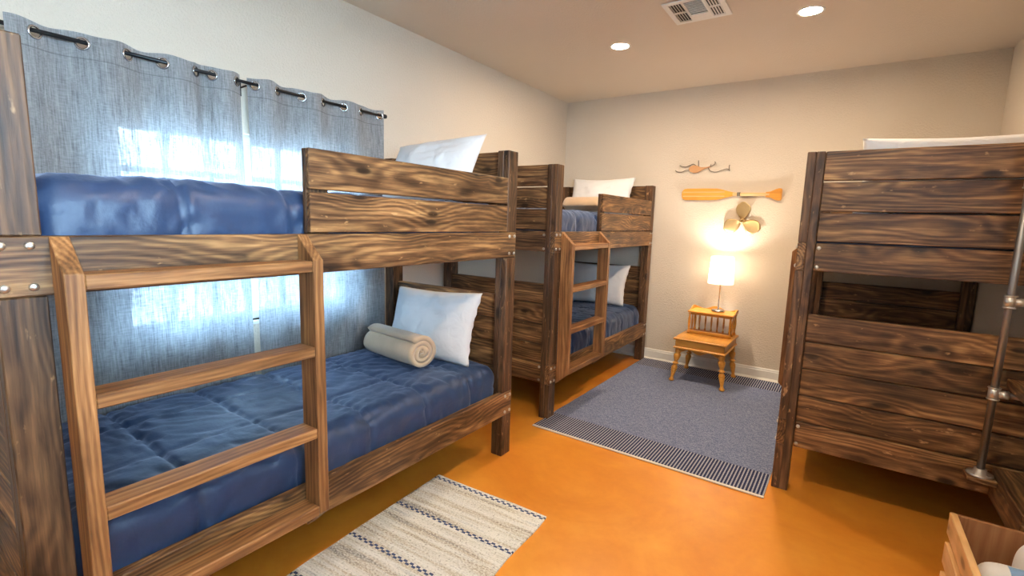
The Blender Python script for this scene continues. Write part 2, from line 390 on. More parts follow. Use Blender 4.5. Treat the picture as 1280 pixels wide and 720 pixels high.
def tube(bm, pts, r, seg=10, cap=True):
    pts = [Vector(p) for p in pts]; rings = []
    for i, p in enumerate(pts):
        t = (pts[min(i+1, len(pts)-1)]-pts[max(i-1, 0)]).normalized()
        a = Vector((0, 0, 1)) if abs(t.z) < .9 else Vector((1, 0, 0))
        u = t.cross(a).normalized(); v = t.cross(u)
        rr = r[i] if isinstance(r, (list, tuple)) else r
        rings.append([bm.verts.new(p+rr*(math.cos(2*PI*k/seg)*u+math.sin(2*PI*k/seg)*v)) for k in range(seg)])
    for i in range(len(rings)-1):
        for k in range(seg):
            bm.faces.new((rings[i][k], rings[i][(k+1) % seg], rings[i+1][(k+1) % seg], rings[i+1][k]))
    if cap:
        bm.faces.new(rings[0]); bm.faces.new(rings[-1][::-1])
    bmesh.ops.recalc_face_normals(bm, faces=bm.faces[:])
def lathe(bm, prof, seg=20, org=(0, 0, 0)):
    rings = []
    for r, z in prof:
        rings.append([bm.verts.new((org[0]+r*math.cos(2*PI*k/seg), org[1]+r*math.sin(2*PI*k/seg), org[2]+z)) for k in range(seg)])
    for i in range(len(rings)-1):
        for k in range(seg): bm.faces.new((rings[i][k], rings[i][(k+1) % seg], rings[i+1][(k+1) % seg], rings[i+1][k]))
    bm.faces.new(rings[0][::-1]); bm.faces.new(rings[-1])
    bmesh.ops.recalc_face_normals(bm, faces=bm.faces[:])
def torus(bm, R, r, c, nrm, seg=20, s2=8):
    n = Vector(nrm).normalized(); a = Vector((0, 0, 1)) if abs(n.z) < .9 else Vector((1, 0, 0))
    u = n.cross(a).normalized(); v = n.cross(u); c = Vector(c); g = []
    for i in range(seg):
        d = math.cos(2*PI*i/seg)*u+math.sin(2*PI*i/seg)*v
        g.append([bm.verts.new(c+d*(R+r*math.cos(2*PI*k/s2))+n*r*math.sin(2*PI*k/s2)) for k in range(s2)])
    for i in range(seg):
        for k in range(s2): bm.faces.new((g[i][k], g[(i+1) % seg][k], g[(i+1) % seg][(k+1) % s2], g[i][(k+1) % s2]))
    bmesh.ops.recalc_face_normals(bm, faces=bm.faces[:])

# ------------------------------------------------------------------ the room
T = .12
def struct(name, boxes, mat):
    bm = bmesh.new()
    for lo, hi in boxes: add_box(bm, lo, hi)
    o = obj(name, bm, mat); o['kind'] = 'structure'; return o
struct('floor', [((-T, YN-T, -.10), (XW+T, YF+T, 0))], M['floor'])
struct('ceiling', [((-T, YN-T, H), (XW+T, YF+T, H+.1))], M['ceiling'])
struct('wall_far', [((-T, YF, 0), (XW+T, YF+T, H))], M['wall'])
x0, x1, zn0, zn1 = WIN_ADDED
struct('wall_right', [((XW, YN, 0), (XW+T, x0, H)), ((XW, x1, 0), (XW+T, YF, H)), ((XW, x0, 0), (XW+T, x1, zn0)), ((XW, x0, zn1), (XW+T, x1, H))], M['wall'])
y0, y1, z0, z1 = WIN
struct('wall_left', [((-T, YN, 0), (0, y0, H)), ((-T, y1, 0), (0, YF, H)), ((-T, y0, 0), (0, y1, z0)), ((-T, y0, z1), (0, y1, H))], M['wall'])
struct('wall_near', [((-T, YN-T, 0), (XW+T, YN, H))], M['wall'])
struct('ground', [((-30, -30, -.35), (30, 30, -.25))], M['ground'])
struct('porch_roof', [((XW+T, -3.0, 2.62), (XW+T+2.6, 3.2, 2.74))], M['white'])  # unseen slab added outside to keep direct sky off the beds
def base_prof(name, a, b, nrm):
    """baseboard with a stepped top and a quarter round foot"""
    a = Vector(a); b = Vector(b); n = Vector(nrm)
    prof = [(0, 0), (.022, 0), (.022, .012), (.016, .020), (.013, .022), (.013, .088), (.009, .094), (.009, .104), (.004, .112), (0, .112)]
    bm = bmesh.new(); r = []
    for p in (a, b): r.append([bm.verts.new(p+n*u+Vector((0, 0, z))) for u, z in prof])
    bm.faces.new(r[0]); bm.faces.new(r[1][::-1])
    for i in range(len(prof)): bm.faces.new((r[0][i], r[1][i], r[1][(i+1) % len(prof)], r[0][(i+1) % len(prof)]))
    bmesh.ops.recalc_face_normals(bm, faces=bm.faces[:])
    o = obj(name, bm, M['white']); o['kind'] = 'structure'
base_prof('baseboard_far', (0, YF, 0), (XW, YF, 0), (0, -1, 0))
base_prof('baseboard_left', (0, YN, 0), (0, YF, 0), (1, 0, 0))
base_prof('baseboard_right', (XW, YN, 0), (XW, YF, 0), (-1, 0, 0))
base_prof('baseboard_near', (0, YN, 0), (XW, YN, 0), (0, 1, 0))

def window(name, org, ud, w, h, cols, rows, inward, split=True):
    """framed window, ud is the direction along the wall, inward points into the room"""
    root = empty(name, org); root['kind'] = 'structure'
    ud = Vector(ud); inw = Vector(inward)
    def bx(nm, u0, u1, z0, z1, d0, d1, mat, par=root):
        p = ud*u0+inw*d0+Vector((0, 0, z0)); q = ud*u1+inw*d1+Vector((0, 0, z1))
        bm = bmesh.new(); add_box(bm, [min(p[i], q[i]) for i in range(3)], [max(p[i], q[i]) for i in range(3)])
        return obj(nm, bm, mat, par)
    fr = .045
    for a in ((0, fr, 0, h), (w-fr, w, 0, h), (fr, w-fr, 0, fr), (fr, w-fr, h-fr, h)):
        bx('window_frame', *a, -.115, -.045, M['white'])
    us = [fr+(w-2*fr)*i/cols for i in range(cols+1)]; zs = [fr+(h-2*fr)*i/rows for i in range(rows+1)]
    for i in range(1, cols):
        k = .035 if (split and i == cols//2) else .014
        bx('muntin', us[i]-k, us[i]+k, fr, h-fr, -.095, -.068, M['white'])
    for j in range(1, rows):
        k = .022 if (split and j == rows//2) else .014
        bx('muntin', fr, w-fr, zs[j]-k, zs[j]+k, -.0955, -.0675, M['white'])
    for i in range(cols):
        for j in range(rows): bx('pane', us[i]+.004, us[i+1]-.004, zs[j]+.004, zs[j+1]-.004, -.084, -.080, M['glass'])
    bx('window_sill', -.03, w+.03, -.02, 0, -.06, .012, M['white'])
    return root
window('window_1', (0, y0, z0), (0, 1, 0), y1-y0, z1-z0, 6, 5, (1, 0, 0))
window('window_2', (XW, x0, zn0), (0, 1, 0), x1-x0, zn1-zn0, 4, 4, (-1, 0, 0))  # added out of view, brings cool daylight to the left wall

# ------------------------------------------------------------------ bunk beds
HP, ZR, ZL, PL, PT, PW = 1.766, 1.3215, .250, .1397, .0762, .0889
BOLT = bmesh.new()
lathe(BOLT, [(.0095, 0), (.0095, .0035), (.0075, .0055), (.0035, .007), (.001, .0073)], 10)
bolt_me = bpy.data.meshes.new('bolt'); BOLT.to_mesh(bolt_me); BOLT.free(); bolt_me.materials.append(M['steel'])
def bolt(pos, rot, part):
    o = bpy.data.objects.new('bolt', bolt_me); COL.objects.link(o); o.location = pos; o.rotation_euler = rot
    bpy.context.view_layer.update()
    sub(o, part)
def bunk(label, loc, rz, w, Ln, lad, guard):
    """local frame: u=x from the wall (0) to the open front (w), v=y along the length"""
    b = empty('bunk_bed', loc, rz)
    tag(b, label, 'bunk bed', 'rustic bunk beds')
    LAM = .0381
    for v0 in (0, Ln-PW):
        for side in (0, 1):
            ui = (LAM, 2*LAM) if side == 0 else (w-2*LAM, w-LAM)
            uo = (0, LAM) if side == 0 else (w-LAM, w)
            post = board('post', (ui[0], v0, 0), (ui[1], v0+PW, HP), b, M['post'])
            for za, zb in ((0, ZL-.001), (ZL+PL+.001, ZR-PL-.001), (ZR+.001, HP)):
                sub(board('post_facing', (uo[0], v0, za), (uo[1], v0+PW, zb), b, M['post']), post)
    # side rails, bolted into the post facings
    for zt in (ZL+PL, ZR):
        for side in (0, 1):
            u0, u1 = ((0, LAM), (w-LAM, w))[side]
            r = board('side_rail', (u0, 0, zt-PL), (u1, Ln, zt), b, M['bed'])
            if side == 1:
                for vb in (.018, .066, Ln-.066, Ln-.018):
                    for dz in (.022, .118): bolt((w, vb, zt-PL+dz), (0, PI/2, 0), r)
    # headboards: four planks above, five below, at both ends
    for e in (0, 1):
        v0, v1 = ((.012, .050), (Ln-.050, Ln-.012))[e]
        for k in range(4):
            zt = HP-k*.148
            pk = board('headboard_plank', (PT+.002, v0, zt-PL), (w-PT-.002, v1, zt), b, M['bed'])
            if k == 3:
                for dz in (.02, .115):
                    for ub in (PT+.016, w-PT-.016): bolt((ub, v0 if e == 0 else v1, zt-PL+dz), (PI/2 if e == 0 else -PI/2, 0, 0), pk)
        for k in range(5):
            zb = ZL+k*.1428
            pk = board('headboard_plank', (PT+.002, v0, zb), (w-PT-.002, v1, zb+.1375), b, M['bed'], .004)
            if k == 0:
                for dz in (.02, .115):
                    for ub in (PT+.016, w-PT-.016): bolt((ub, v0 if e == 0 else v1, zb+dz), (PI/2 if e == 0 else -PI/2, 0, 0), pk)
    # deck slats with cleats
    for zt in (ZL+.055, ZR-.075):
        for u0 in (LAM, w-LAM-.03): board('cleat', (u0, PW+.004, zt-.055), (u0+.03, Ln-PW-.004, zt-.0195), b, M['bed'])
        n = 11
        for i in range(n):
            vc = PW+.07+(Ln-2*PW-.14)*i/(n-1)
            board('slat', (LAM+.003, vc-.045, zt-.019), (w-LAM-.003, vc+.045, zt), b, M['rung'])
    # guard boards with their upright
    g0, g1 = guard
    for zt in (ZR+.296, ZR+.145):
        board('guard_board', (w-.020, g0, zt-PL), (w, g1, zt), b, M['bed'])
    gu = g0 if g0 > .3 else g1-PW
    board('guard_upright', (w-.043, gu, ZR+.001), (w-.021, gu+PW, ZR+.296), b, M['post'])
    # ladder: two stiles with 45 degree ends and four flat rungs
    l0, l1 = lad; D = .089; S = .038
    st = [(w, ZR), (w+D, ZR-.0845), (w+D, .322), (w, .24)]
    for v in (l0, l1-S): prism_stile(st, v, v+S, b)
    for zt in (1.235, .940, .645, .350):
        board('ladder_rung', (w+.003, l0+S, zt-.037), (w+D-.002, l1-S, zt), b, M['rung'])
    return b
_st = {}
def prism_stile(st, a, c, parent):
    """angled stile with its length along local X for the grain"""
    zc = .78; uc = st[0][0]+.0445
    pts = [(-(0)+(p[1]-zc), -(p[0]-uc)) for p in st]      # (local x = z, local z = -u)
    key = tuple((round(p[0], 4), round(p[1], 4)) for p in pts)
    if key not in _st:
        bm = bmesh.new(); f = []
        for t in (-.019, .019): f.append([bm.verts.new((p[0], t, p[1])) for p in pts])
        bm.faces.new(f[0]); bm.faces.new(f[1][::-1])
        for i in range(4): bm.faces.new((f[0][i], f[1][i], f[1][(i+1) % 4], f[0][(i+1) % 4]))
        bmesh.ops.recalc_face_normals(bm, faces=bm.faces[:])
        bmesh.ops.bevel(bm, geom=bm.edges[:], offset=.002, segments=1, affect='EDGES')
        me = bpy.data.meshes.new('ladder_stile'); bm.to_mesh(me); bm.free(); me.materials.append(M['rung']); _st[key] = me
    o = bpy.data.objects.new('ladder_stile', _st[key]); COL.objects.link(o); o.parent = parent
    o.location = (uc, (a+c)/2, zc); o.rotation_euler = (0, -PI/2, 0)
    return o

B1 = dict(x=.106, y=.2236, w=1.0, L=2.069)
B2 = dict(x=.050, y=2.845, w=1.0, L=1.991)
B3 = dict(x=3.474, y=4.828, w=1.016, L=1.9915)
bunk('dark stained bunk bed in front of the grey curtain, nearest on the left', (B1['x'], B1['y'], 0), 0, B1['w'], B1['L'], (.099, .767), (.780, B1['L']-PW-.001))
bunk('dark stained bunk bed on the left in the far corner of the room', (B2['x'], B2['y'], 0), 0, B2['w'], B2['L'], (.090, .735), (.742, B2['L']-PW-.001))
bunk('dark stained bunk bed on the right, plank end towards the viewer', (B3['x'], B3['y'], 0), PI, B3['w'], B3['L'], (.428, 1.078), (1.085, B3['L']-PW-.001))

# ------------------------------------------------------------------ bedding
def comforter(label, bed, rz, zb, zt, seed, bulge=.02):
    """quilted comforter wrapped over its mattress; rounded slab with stitched channels and creases"""
    w, Ln = bed['w'], bed['L']
    hx = (w-.10)/2; hy = (Ln-.14)/2; hz = (zt-zb)/2; r = min(.075, hz*.98)
    nx, ny, nz = 64, 150, 12
    bm = bmesh.new(); idx = {}
    def vert(i, j, k):
        key = (i, j, k)
        if key in idx: return idx[key]
        p = Vector((hx*(2*i/nx-1), hy*(2*j/ny-1), hz*(2*k/nz-1)))
        q = Vector((max(-hx+r, min(hx-r, p.x)), max(-hy+r, min(hy-r, p.y)), max(-hz+r, min(hz-r, p.z))))
        d = p-q
        if d.length > 1e-6: n = d.normalized(); p = q+n*r
        else: n = Vector((0, 0, 1))
        s = Vector((p.x*1.0, p.y*1.0, p.z)) + Vector((seed*7.3, seed*3.1, seed))
        if p.z > -hz*.9:
            # puffed channels between seams
            a = 0.0
            cy = (p.y+hy)/(.335); dy = abs(cy-round(cy))*.335
            cx = (p.x+hx+.06)/(.33); dx = abs(cx-round(cx))*.33
            a -= .012*math.exp(-(dy/.009)**2)+.009*math.exp(-(dx/.009)**2)
            a += .007*math.sin(PI*min(1, dy/.12)/2)
            wz = noise.noise(Vector((s.x*2.6, s.y*2.6, s.z*2)))
            w3 = noise.noise(Vector((s.x*6+3, s.y*6, s.z*5)))
            pk = math.exp(-(dy/.06)**2)
            cr = noise.noise(Vector((s.x*16+3*wz, s.y*5+4*w3, s.z*9)))
            cr2 = noise.noise(Vector((s.x*5+2*w3, s.y*19+5*wz, 4+s.z*5)))
            a += .009*wz+.003*w3+(.007*noise.noise(Vector((s.y*8+3*w3, s.x*2, 7+s.z*3)))*(1-abs(n.z)))+(.0042+.005*pk)*(1-2.6*abs(cr))+.0052*(1-2.6*abs(cr2))*(.6+wz)
            p = p+n*a
        idx[key] = bm.verts.new(p); return idx[key]
    def face(a, b, c, d):
        bm.faces.new((vert(*a), vert(*b), vert(*c), vert(*d)))
    for i in range(nx):
        for j in range(ny):
            face((i, j, nz), (i+1, j, nz), (i+1, j+1, nz), (i, j+1, nz))
            face((i, j, 0), (i, j+1, 0), (i+1, j+1, 0), (i+1, j, 0))
    for k in range(nz):
        for i in range(nx):
            face((i, 0, k), (i+1, 0, k), (i+1, 0, k+1), (i, 0, k+1)); face((i, ny, k), (i, ny, k+1), (i+1, ny, k+1), (i+1, ny, k))
        for j in range(ny):
            face((0, j, k), (0, j, k+1), (0, j+1, k+1), (0, j+1, k)); face((nx, j, k), (nx, j+1, k), (nx, j+1, k+1), (nx, j, k+1))
    o = obj('comforter', bm, M['comforter'], None, True)
    s = -1 if rz else 1
    o.location = (bed['x']+s*w/2, bed['y']+s*Ln/2, (zb+zt)/2); o.rotation_euler = (0, 0, rz)
    tag(o, label, 'comforter', 'navy comforters'); return o
ZD1, ZD2 = ZL+.056, ZR-.074
comforter('navy quilted comforter on the lower bunk beside the grey curtain', B1, 0, ZD1, .545, 1)
comforter('navy quilted comforter on the upper bunk in front of the grey curtain', B1, 0, ZD2, 1.468, 2)
comforter('navy comforter on the lower bunk in the far left corner', B2, 0, ZD1, .555, 3)
comforter('navy comforter on the upper bunk in the far left corner', B2, 0, ZD2, 1.468, 4)
comforter('navy comforter on the lower bunk on the right, behind the planks', B3, PI, ZD1, .545, 5)
comforter('navy comforter on the upper bunk on the right, behind the planks', B3, PI, ZD2, 1.468, 6)

def pillow(label, center, xdir, updir, w, h, t, seed, sag=0.0):
    n = 34; bm = bmesh.new(); X = Vector(xdir).normalized(); U = Vector(updir); U = (U-X*U.dot(X)).normalized(); Nn = X.cross(U)
    top = {}; bot = {}
    for i in range(n+1):
        for j in range(n+1):
            a = 2*i/n-1; b = 2*j/n-1
            ea = 1-.075*(1-b*b)*abs(a)**3; eb = 1-.075*(1-a*a)*abs(b)**3
            x = a*w/2*(1-.07*(1-abs(b)**1.5)*abs(a)) ; y = b*h/2*(1-.07*(1-abs(a)**1.5)*abs(b))
            th = t/2*((1-abs(a)**2.4)*(1-abs(b)**2.4))**.55
            s = Vector((x*4+seed*5, y*4+seed*2, seed))
            wr = noise.noise(s*1.3)*.024+(1-2.5*abs(noise.noise(Vector((x*11+2*noise.noise(s), y*5+x*4, seed*3)))))*.009+(1-2.5*abs(noise.noise(Vector((x*5-y*6, y*13, seed*3+5)))))*.006
            edge = (1-abs(a)**4)*(1-abs(b)**4)
            y2 = y-sag*(1-abs(a)**1.3*.2)*max(0, b)*h*.3*(1-a*a)
            rim = abs(a) > .999 or abs(b) > .999
            ripple = .006*math.sin(a*23+seed)*math.sin(b*19) if rim else 0
            P = X*x+U*y2
            vt = bm.verts.new(P+Nn*(th+wr*edge+ripple)); top[i, j] = vt
            bot[i, j] = vt if rim else bm.verts.new(P-Nn*(th*.9+noise.noise(s*1.7+Vector((9, 0, 0)))*.012*edge))
    for i in range(n):
        for j in range(n):
            bm.faces.new((top[i, j], top[i+1, j], top[i+1, j+1], top[i, j+1]))
            bm.faces.new((bot[i, j+1], bot[i+1, j+1], bot[i+1, j], bot[i, j]))
    o = obj('pillow', bm, M['pillow'], None, True); o.location = center
    tag(o, label, 'pillow', 'white bed pillows'); return o
pillow('white pillow leaning on the lower headboard behind the rolled tan blanket', (.64, 2.095, .755), (1, .05, .03), (0, .36, 1), .66, .43, .15, 1)
pillow('white pillow on the upper bunk beside the curtain, behind the guard boards', (.66, 2.06, 1.655), (1, .03, .05), (0, .55, 1), .66, .42, .16, 2)
pillow('white pillow on the lower bunk in the far left corner, seen past the ladder', (.58, 4.59, .77), (1, 0, .02), (0, .40, 1), .66, .43, .15, 3)
pillow('white pillow on the upper bunk in the far left corner', (.55, 4.63, 1.655), (1, 0, 0), (0, .34, 1), .68, .40, .15, 4, .1)
pillow('white pillow showing above the plank end of the right bunk', (3.02, 3.02, 1.642), (1, .0, -.02), (0, -.26, 1), .70, .385, .14, 5)

def blanket_roll(label, a, b, r0, turns, seed):
    """blanket rolled into a spiral, its end towards b showing the coils"""
    a = Vector(a); b = Vector(b); ax = (b-a).normalized(); Ln = (b-a).length
    u = ax.cross(Vector((0, 0, 1))).normalized(); v = u.cross(ax)
    n = int(turns*26); m = 16; th = r0/turns*.78
    bm = bmesh.new(); out = []; inn = []
    for i in range(n+1):
        t = i/n; ang = -2*PI*turns*t+2.2; r = r0*(.12+.88*t)
        ro, ri = [], []
        for k in range(m+1):
            s = k/m; nz = noise.noise(Vector((math.cos(ang)*2+seed, math.sin(ang)*2, s*3)))
            sq = 1+.05*math.cos(2*ang)
            rr = r*(1+.04*nz); flare = .012*noise.noise(Vector((t*9, seed, 0)))*(2*s-1)
            pos = a+ax*(s*Ln+flare*2)
            d = u*math.cos(ang)*sq+v*math.sin(ang)*.94
            ro.append(bm.verts.new(pos+d*(rr))); ri.append(bm.verts.new(pos+d*max(.003, rr-th)))
        out.append(ro); inn.append(ri)
    for i in range(n):
        for k in range(m):
            bm.faces.new((out[i][k], out[i+1][k], out[i+1][k+1], out[i][k+1])); bm.faces.new((inn[i][k+1], inn[i+1][k+1], inn[i+1][k], inn[i][k]))
        bm.faces.new((out[i][m], out[i+1][m], inn[i+1][m], inn[i][m])); bm.faces.new((inn[i][0], inn[i+1][0], out[i+1][0], out[i][0]))
    for k in range(m):
        bm.faces.new((out[n][k], inn[n][k], inn[n][k+1], out[n][k+1])); bm.faces.new((out[0][k+1], inn[0][k+1], inn[0][k], out[0][k]))
    bmesh.ops.recalc_face_normals(bm, faces=bm.faces[:])
    o = obj('rolled_blanket', bm, M['fleece'], None, True)
    tag(o, label, 'blanket', 'rolled tan blankets'); return o
blanket_roll('tan fleece blanket rolled up on the lower bunk by the curtain', (.375, 1.895, .655), (.81, 1.85, .655), .105, 3.2, 1)
blanket_roll('tan fleece blanket rolled up on the upper bunk in the far corner', (.30, 4.40, 1.565), (.70, 4.36, 1.565), .083, 3.4, 2)

# ------------------------------------------------------------------ curtains on their rod
XR, ZROD = .078, 2.034
G = [.559, .696, .844, .972, 1.105, 1.175, 1.29, 1.38, 1.50, 1.64, 1.775, 1.915, 2.04, 2.188]
def fold(y, z):
    A = .027
    if y < G[0]: f = .8*math.sin(PI*(G[0]-y)/.16)
    elif y > G[-1]: f = math.sin(PI*(y-G[-1])/.1)*.5
    else:
        f = 0
        for i in range(len(G)-1):
            if G[i] <= y <= G[i+1]: f = math.sin(PI*(y-G[i])/(G[i+1]-G[i]))*(-1 if i % 2 == 0 else 1); break
    d = min(1, max(0, (2.0-z)/.9))
    low = noise.noise(Vector((y*4.2, z*.35, 3)))*.020+noise.noise(Vector((y*11, z*.5, 8)))*.008
    return XR+A*f*(1-.55*d)+low*d
def curtain(label, ya, yb, gs):
    root_me = bmesh.new()
    ny = int((yb-ya)/.006); zs = [2.072-.006*i for i in range(17)]; z = zs[-1]
    while z > .24: z -= .05; zs.append(z)
    g = []
    for i in range(ny+1):
        y = ya+(yb-ya)*i/ny; col = []
        for z in zs:
            zz = z+.004*math.sin(y*40)*(1 if z > 1.9 else 0)
            col.append(root_me.verts.new((fold(y, z), y, zz)))
        g.append(col)
    for i in range(ny):
        for j in range(len(zs)-1):
            f = (g[i][j], g[i][j+1], g[i+1][j+1], g[i+1][j])
            c = sum((v.co for v in f), Vector())/4
            hole = False
            for gy in gs:
                if (Vector((c.x, c.y, c.z))-Vector((fold(gy, ZROD), gy, ZROD))).length < .020: hole = True
            if not hole: root_me.faces.new(f)
    for v in [v for v in root_me.verts if not v.link_faces]: root_me.verts.remove(v)
    o = obj('curtain', root_me, M['linen'], None, True)
    tag(o, label, 'curtain', 'grey linen curtains')
    for gy in gs:
        e = .004; tx = fold(gy+e, ZROD)-fold(gy-e, ZROD); t = Vector((tx, 2*e, 0)).normalized(); n = t.cross(Vector((0, 0, 1)))
        bm = bmesh.new(); torus(bm, .0215, .0045, (fold(gy, ZROD), gy, ZROD), n, 20, 6)
        obj('grommet', bm, M['chrome'], o, True)
    return o
curtain('grey linen curtain panel nearer the viewer, wide folds on the black rod', .475, 1.316, G[:7])
curtain('grey linen curtain panel farther along the rod, ending by the upper pillow', 1.352, 2.215, G[7:])
bm = bmesh.new(); tube(bm, [(XR, .40, ZROD+.006), (XR, 2.225, ZROD+.006)], .0085, 12)
rod = obj('curtain_rod', bm, M['rod'], None, True); tag(rod, 'thin black metal curtain rod above the window', 'curtain rod')
for yy in (.395, 2.232):
    bm = bmesh.new(); lathe(bm, [(.008, -.012), (.013, -.01), (.0145, 0), (.013, .01), (.006, .014)], 12)
    f = obj('finial', bm, M['rod'], rod, True); f.location = (XR, yy, ZROD+.006); f.rotation_euler = (PI/2, 0, 0)
for yy in (.43, 1.336, 2.205):
    bm = bmesh.new(); tube(bm, [(.0, yy, ZROD-.012), (.03, yy, ZROD-.012), (XR, yy, ZROD-.010)], .0045, 8)
    add_box(bm, (0, yy-.012, ZROD-.05), (.004, yy+.012, ZROD+.02))
    obj('rod_bracket', bm, M['rod'], rod)

# ------------------------------------------------------------------ ceiling
def can(label, x, y):
    r = empty('recessed_light', (x, y, H))
    tag(r, label, 'ceiling light', 'recessed ceiling lights')
    bm = bmesh.new(); prof = [(.056, -.001), (.060, -.004), (.072, -.006), (.076, -.003), (.076, 0)]; seg = 28; rings = []
    for rr, z in prof: rings.append([bm.verts.new((rr*math.cos(2*PI*k/seg), rr*math.sin(2*PI*k/seg), z)) for k in range(seg)])
    for i in range(len(rings)-1):
        for k in range(seg): bm.faces.new((rings[i][k], rings[i][(k+1) % seg], rings[i+1][(k+1) % seg], rings[i+1][k]))
    bmesh.ops.recalc_face_normals(bm, faces=bm.faces[:])
    obj('trim_ring', bm, M['white'], r, True)
    bm = bmesh.new(); vs = [bm.verts.new((.058*math.cos(-2*PI*k/seg), .058*math.sin(-2*PI*k/seg), -.0025)) for k in range(seg)]; bm.faces.new(vs)
    obj('lens', bm, M['can'], r)
can('lit recessed ceiling light left of the air vent', 1.150, 3.52)
can('lit recessed ceiling light right of the air vent', 2.345, 3.52)
can('lit recessed ceiling light above the viewer on the right, out of frame', 2.345, 1.15)

v = empty('ceiling_vent', (1.785, 3.15, H)); tag(v, 'square white three-way air register in the ceiling', 'air vent')
def vbox(name, lo, hi, mat, par=v):
    bm = bmesh.new(); add_box(bm, lo, hi); return obj(name, bm, mat, par)
vbox('duct', (-.15, -.15, -.004), (.15, .15, -.001), M['dark_duct'])  # flat plate, the shade of the vent opening put into its dark colour
S = .165
for lo, hi in (((-S, -S, -.012), (S, -.135, -.0045)), ((-S, .135, -.012), (S, S, -.0045)), ((-S, -.135, -.012), (-.135, .135, -.0045)), ((.135, -.135, -.012), (S, .135, -.0045)),
               ((-.062, -.135, -.0115), (-.050, .135, -.0045)), ((.050, -.135, -.0115), (.062, .135, -.0045)), ((-.05, .06, -.0115), (.05, .135, -.0045)),
               ((-.135, -.006, -.0112), (-.062, .006, -.0045)), ((.062, -.006, -.0112), (.135, .006, -.0045))):
    vbox('register_frame', lo, hi, M['white_metal'])
for side in (-1, 1):
    for i in range(5):
        x = side*(.066+.0155*i+.002)
        for ya, yb in ((-.134, -.007), (.007, .134)):
            bm = bmesh.new(); vs = add_box(bm, (-.0009, ya, -.0065 if side > 0 else -.0135), (.0009, yb, .0))
            f = obj('louver', bm, M['white_metal'], v); f.location = (x, 0, -.0045); f.rotation_euler = (0, side*.75, 0)
for i in range(9):
    bm = bmesh.new(); add_box(bm, (-.049, -.0009, -.0065), (.049, .0009, 0))
    f = obj('louver', bm, M['white_metal'], v); f.location = (0, -.128+.0205*i, -.0045); f.rotation_euler = (-.3, 0, 0)

# ------------------------------------------------------------------ rugs
def rug(name, label, c, w, l, rz, mat, th, waves):
    bm = bmesh.new(); nx, ny = 30, 48; g = []
    for i in range(nx+1):
        col = []
        for j in range(ny+1):
            x = w*(i/nx-.5); y = l*(j/ny-.5)
            ex = waves*noise.noise(Vector((y*5, 1 if x > 0 else 7, 0)))*(2*x/w); ey = waves*noise.noise(Vector((x*4, 3 if y > 0 else 11, 0)))*(2*y/l)
            col.append(bm.verts.new((x+ex, y+ey, th+.0012*noise.noise(Vector((x*6, y*6, 0))))))
        g.append(col)
    for i in range(nx):
        for j in range(ny): bm.faces.new((g[i][j], g[i+1][j], g[i+1][j+1], g[i][j+1]))
    r = bmesh.ops.extrude_face_region(bm, geom=bm.faces[:])
    for e in r['geom']:
        if isinstance(e, bmesh.types.BMVert): e.co.z = .001
    bmesh.ops.recalc_face_normals(bm, faces=bm.faces[:])
    o = obj(name, bm, mat, None, False); o.location = (c[0], c[1], 0); o.rotation_euler = (0, 0, rz)
    tag(o, label, 'rug'); return o
r1 = rug('woven_rug', 'heathered navy blue rug with pin-striped ends between the bunks', (1.745, 3.765), 1.42, 2.15, -.012, M['denim'], .007, .006)
for s in (-1, 1): board('hem', (-.712, s*1.077-.009, .001), (.712, s*1.077+.009, .0095), r1, M['binding'], .003)
r2 = rug('rag_rug', 'cream and grey woven rag rug with dashed blue rows beside the near bunk', (1.325, 1.22), .665, 1.24, .05, M['rag'], .008, .010)

# ------------------------------------------------------------------ step end table and lamp
ns = empty('step_end_table', (1.715, 4.52, .0085), -.015)
tag(ns, 'honey maple step end table with turned legs under the lamp', 'end table')
def nsb(name, lo, hi, par=ns, bev=.004): return board(name, lo, hi, par, M['maple'], bev)
nsb('lower_top', (-.222, -.262, .378), (.222, .255, .396), bev=.006)
nsb('apron', (-.205, -.245, .318), (.205, -.222, .378)); nsb('apron', (-.205, .218, .318), (.205, .238, .378))
nsb('apron', (-.205, -.222, .318), (-.185, .218, .378)); nsb('apron', (.185, -.222, .318), (.205, .218, .378))
nsb('base_moulding', (-.218, -.256, .300), (.218, .248, .318), bev=.007)
# scalloped skirt under the front
pts = [(-.17, .300)]+[(x, .300-.018-.014*math.cos(x/.17*2*PI)*(1 if abs(x) < .17 else 0)) for x in [-.17+.34*i/20 for i in range(21)]]+[(.17, .300)]
prism('scalloped_skirt', [(p[0], p[1]) for p in pts[1:-1]]+[(.17, .2999), (-.17, .2999)], 'y', -.235, -.220, ns, M['maple'], 0)
LEG = [(.010, 0), (.017, .004), (.018, .016), (.012, .026), (.0105, .040), (.015, .075), (.0205, .112), (.021, .128), (.013, .146), (.012, .152), (.021, .158), (.021, .166), (.013, .172), (.0125, .180), (.020, .205), (.0245, .228), (.0245, .240), (.016, .252), (.022, .262), (.024, .300)]
for sx in (-1, 1):
    for sy in (-1, 1):
        bm = bmesh.new(); lathe(bm, [(r*1.25, z) for r, z in LEG], 16)
        for q in bm.verts:
            k = 1-q.co.z/.3; q.co.x += sx*(.178+.036*k); q.co.y += sy*(.205+.045*k if sy < 0 else .200+.02*k)
        obj('turned_leg', bm, M['maple'], ns, True)
nsb('upper_shelf', (-.190, .015, .590), (.200, .262, .606), bev=.005)
nsb('shelf_rail', (-.175, .03, .396), (.185, .052, .425)); nsb('shelf_rail', (-.175, .03, .572), (.185, .046, .590))
SP = [(.011, 0), (.011, .012), (.006, .022), (.009, .05), (.011, .085), (.009, .115), (.006, .143), (.011, .152), (.011, .165)]
for x in (-.172, .182):
    for y in (.036, .24):
        bm = bmesh.new(); lathe(bm, [(r*1.15, z*1.175) for r, z in SP], 12, (x, y, .396)); obj('corner_spindle', bm, M['maple'], ns, True)
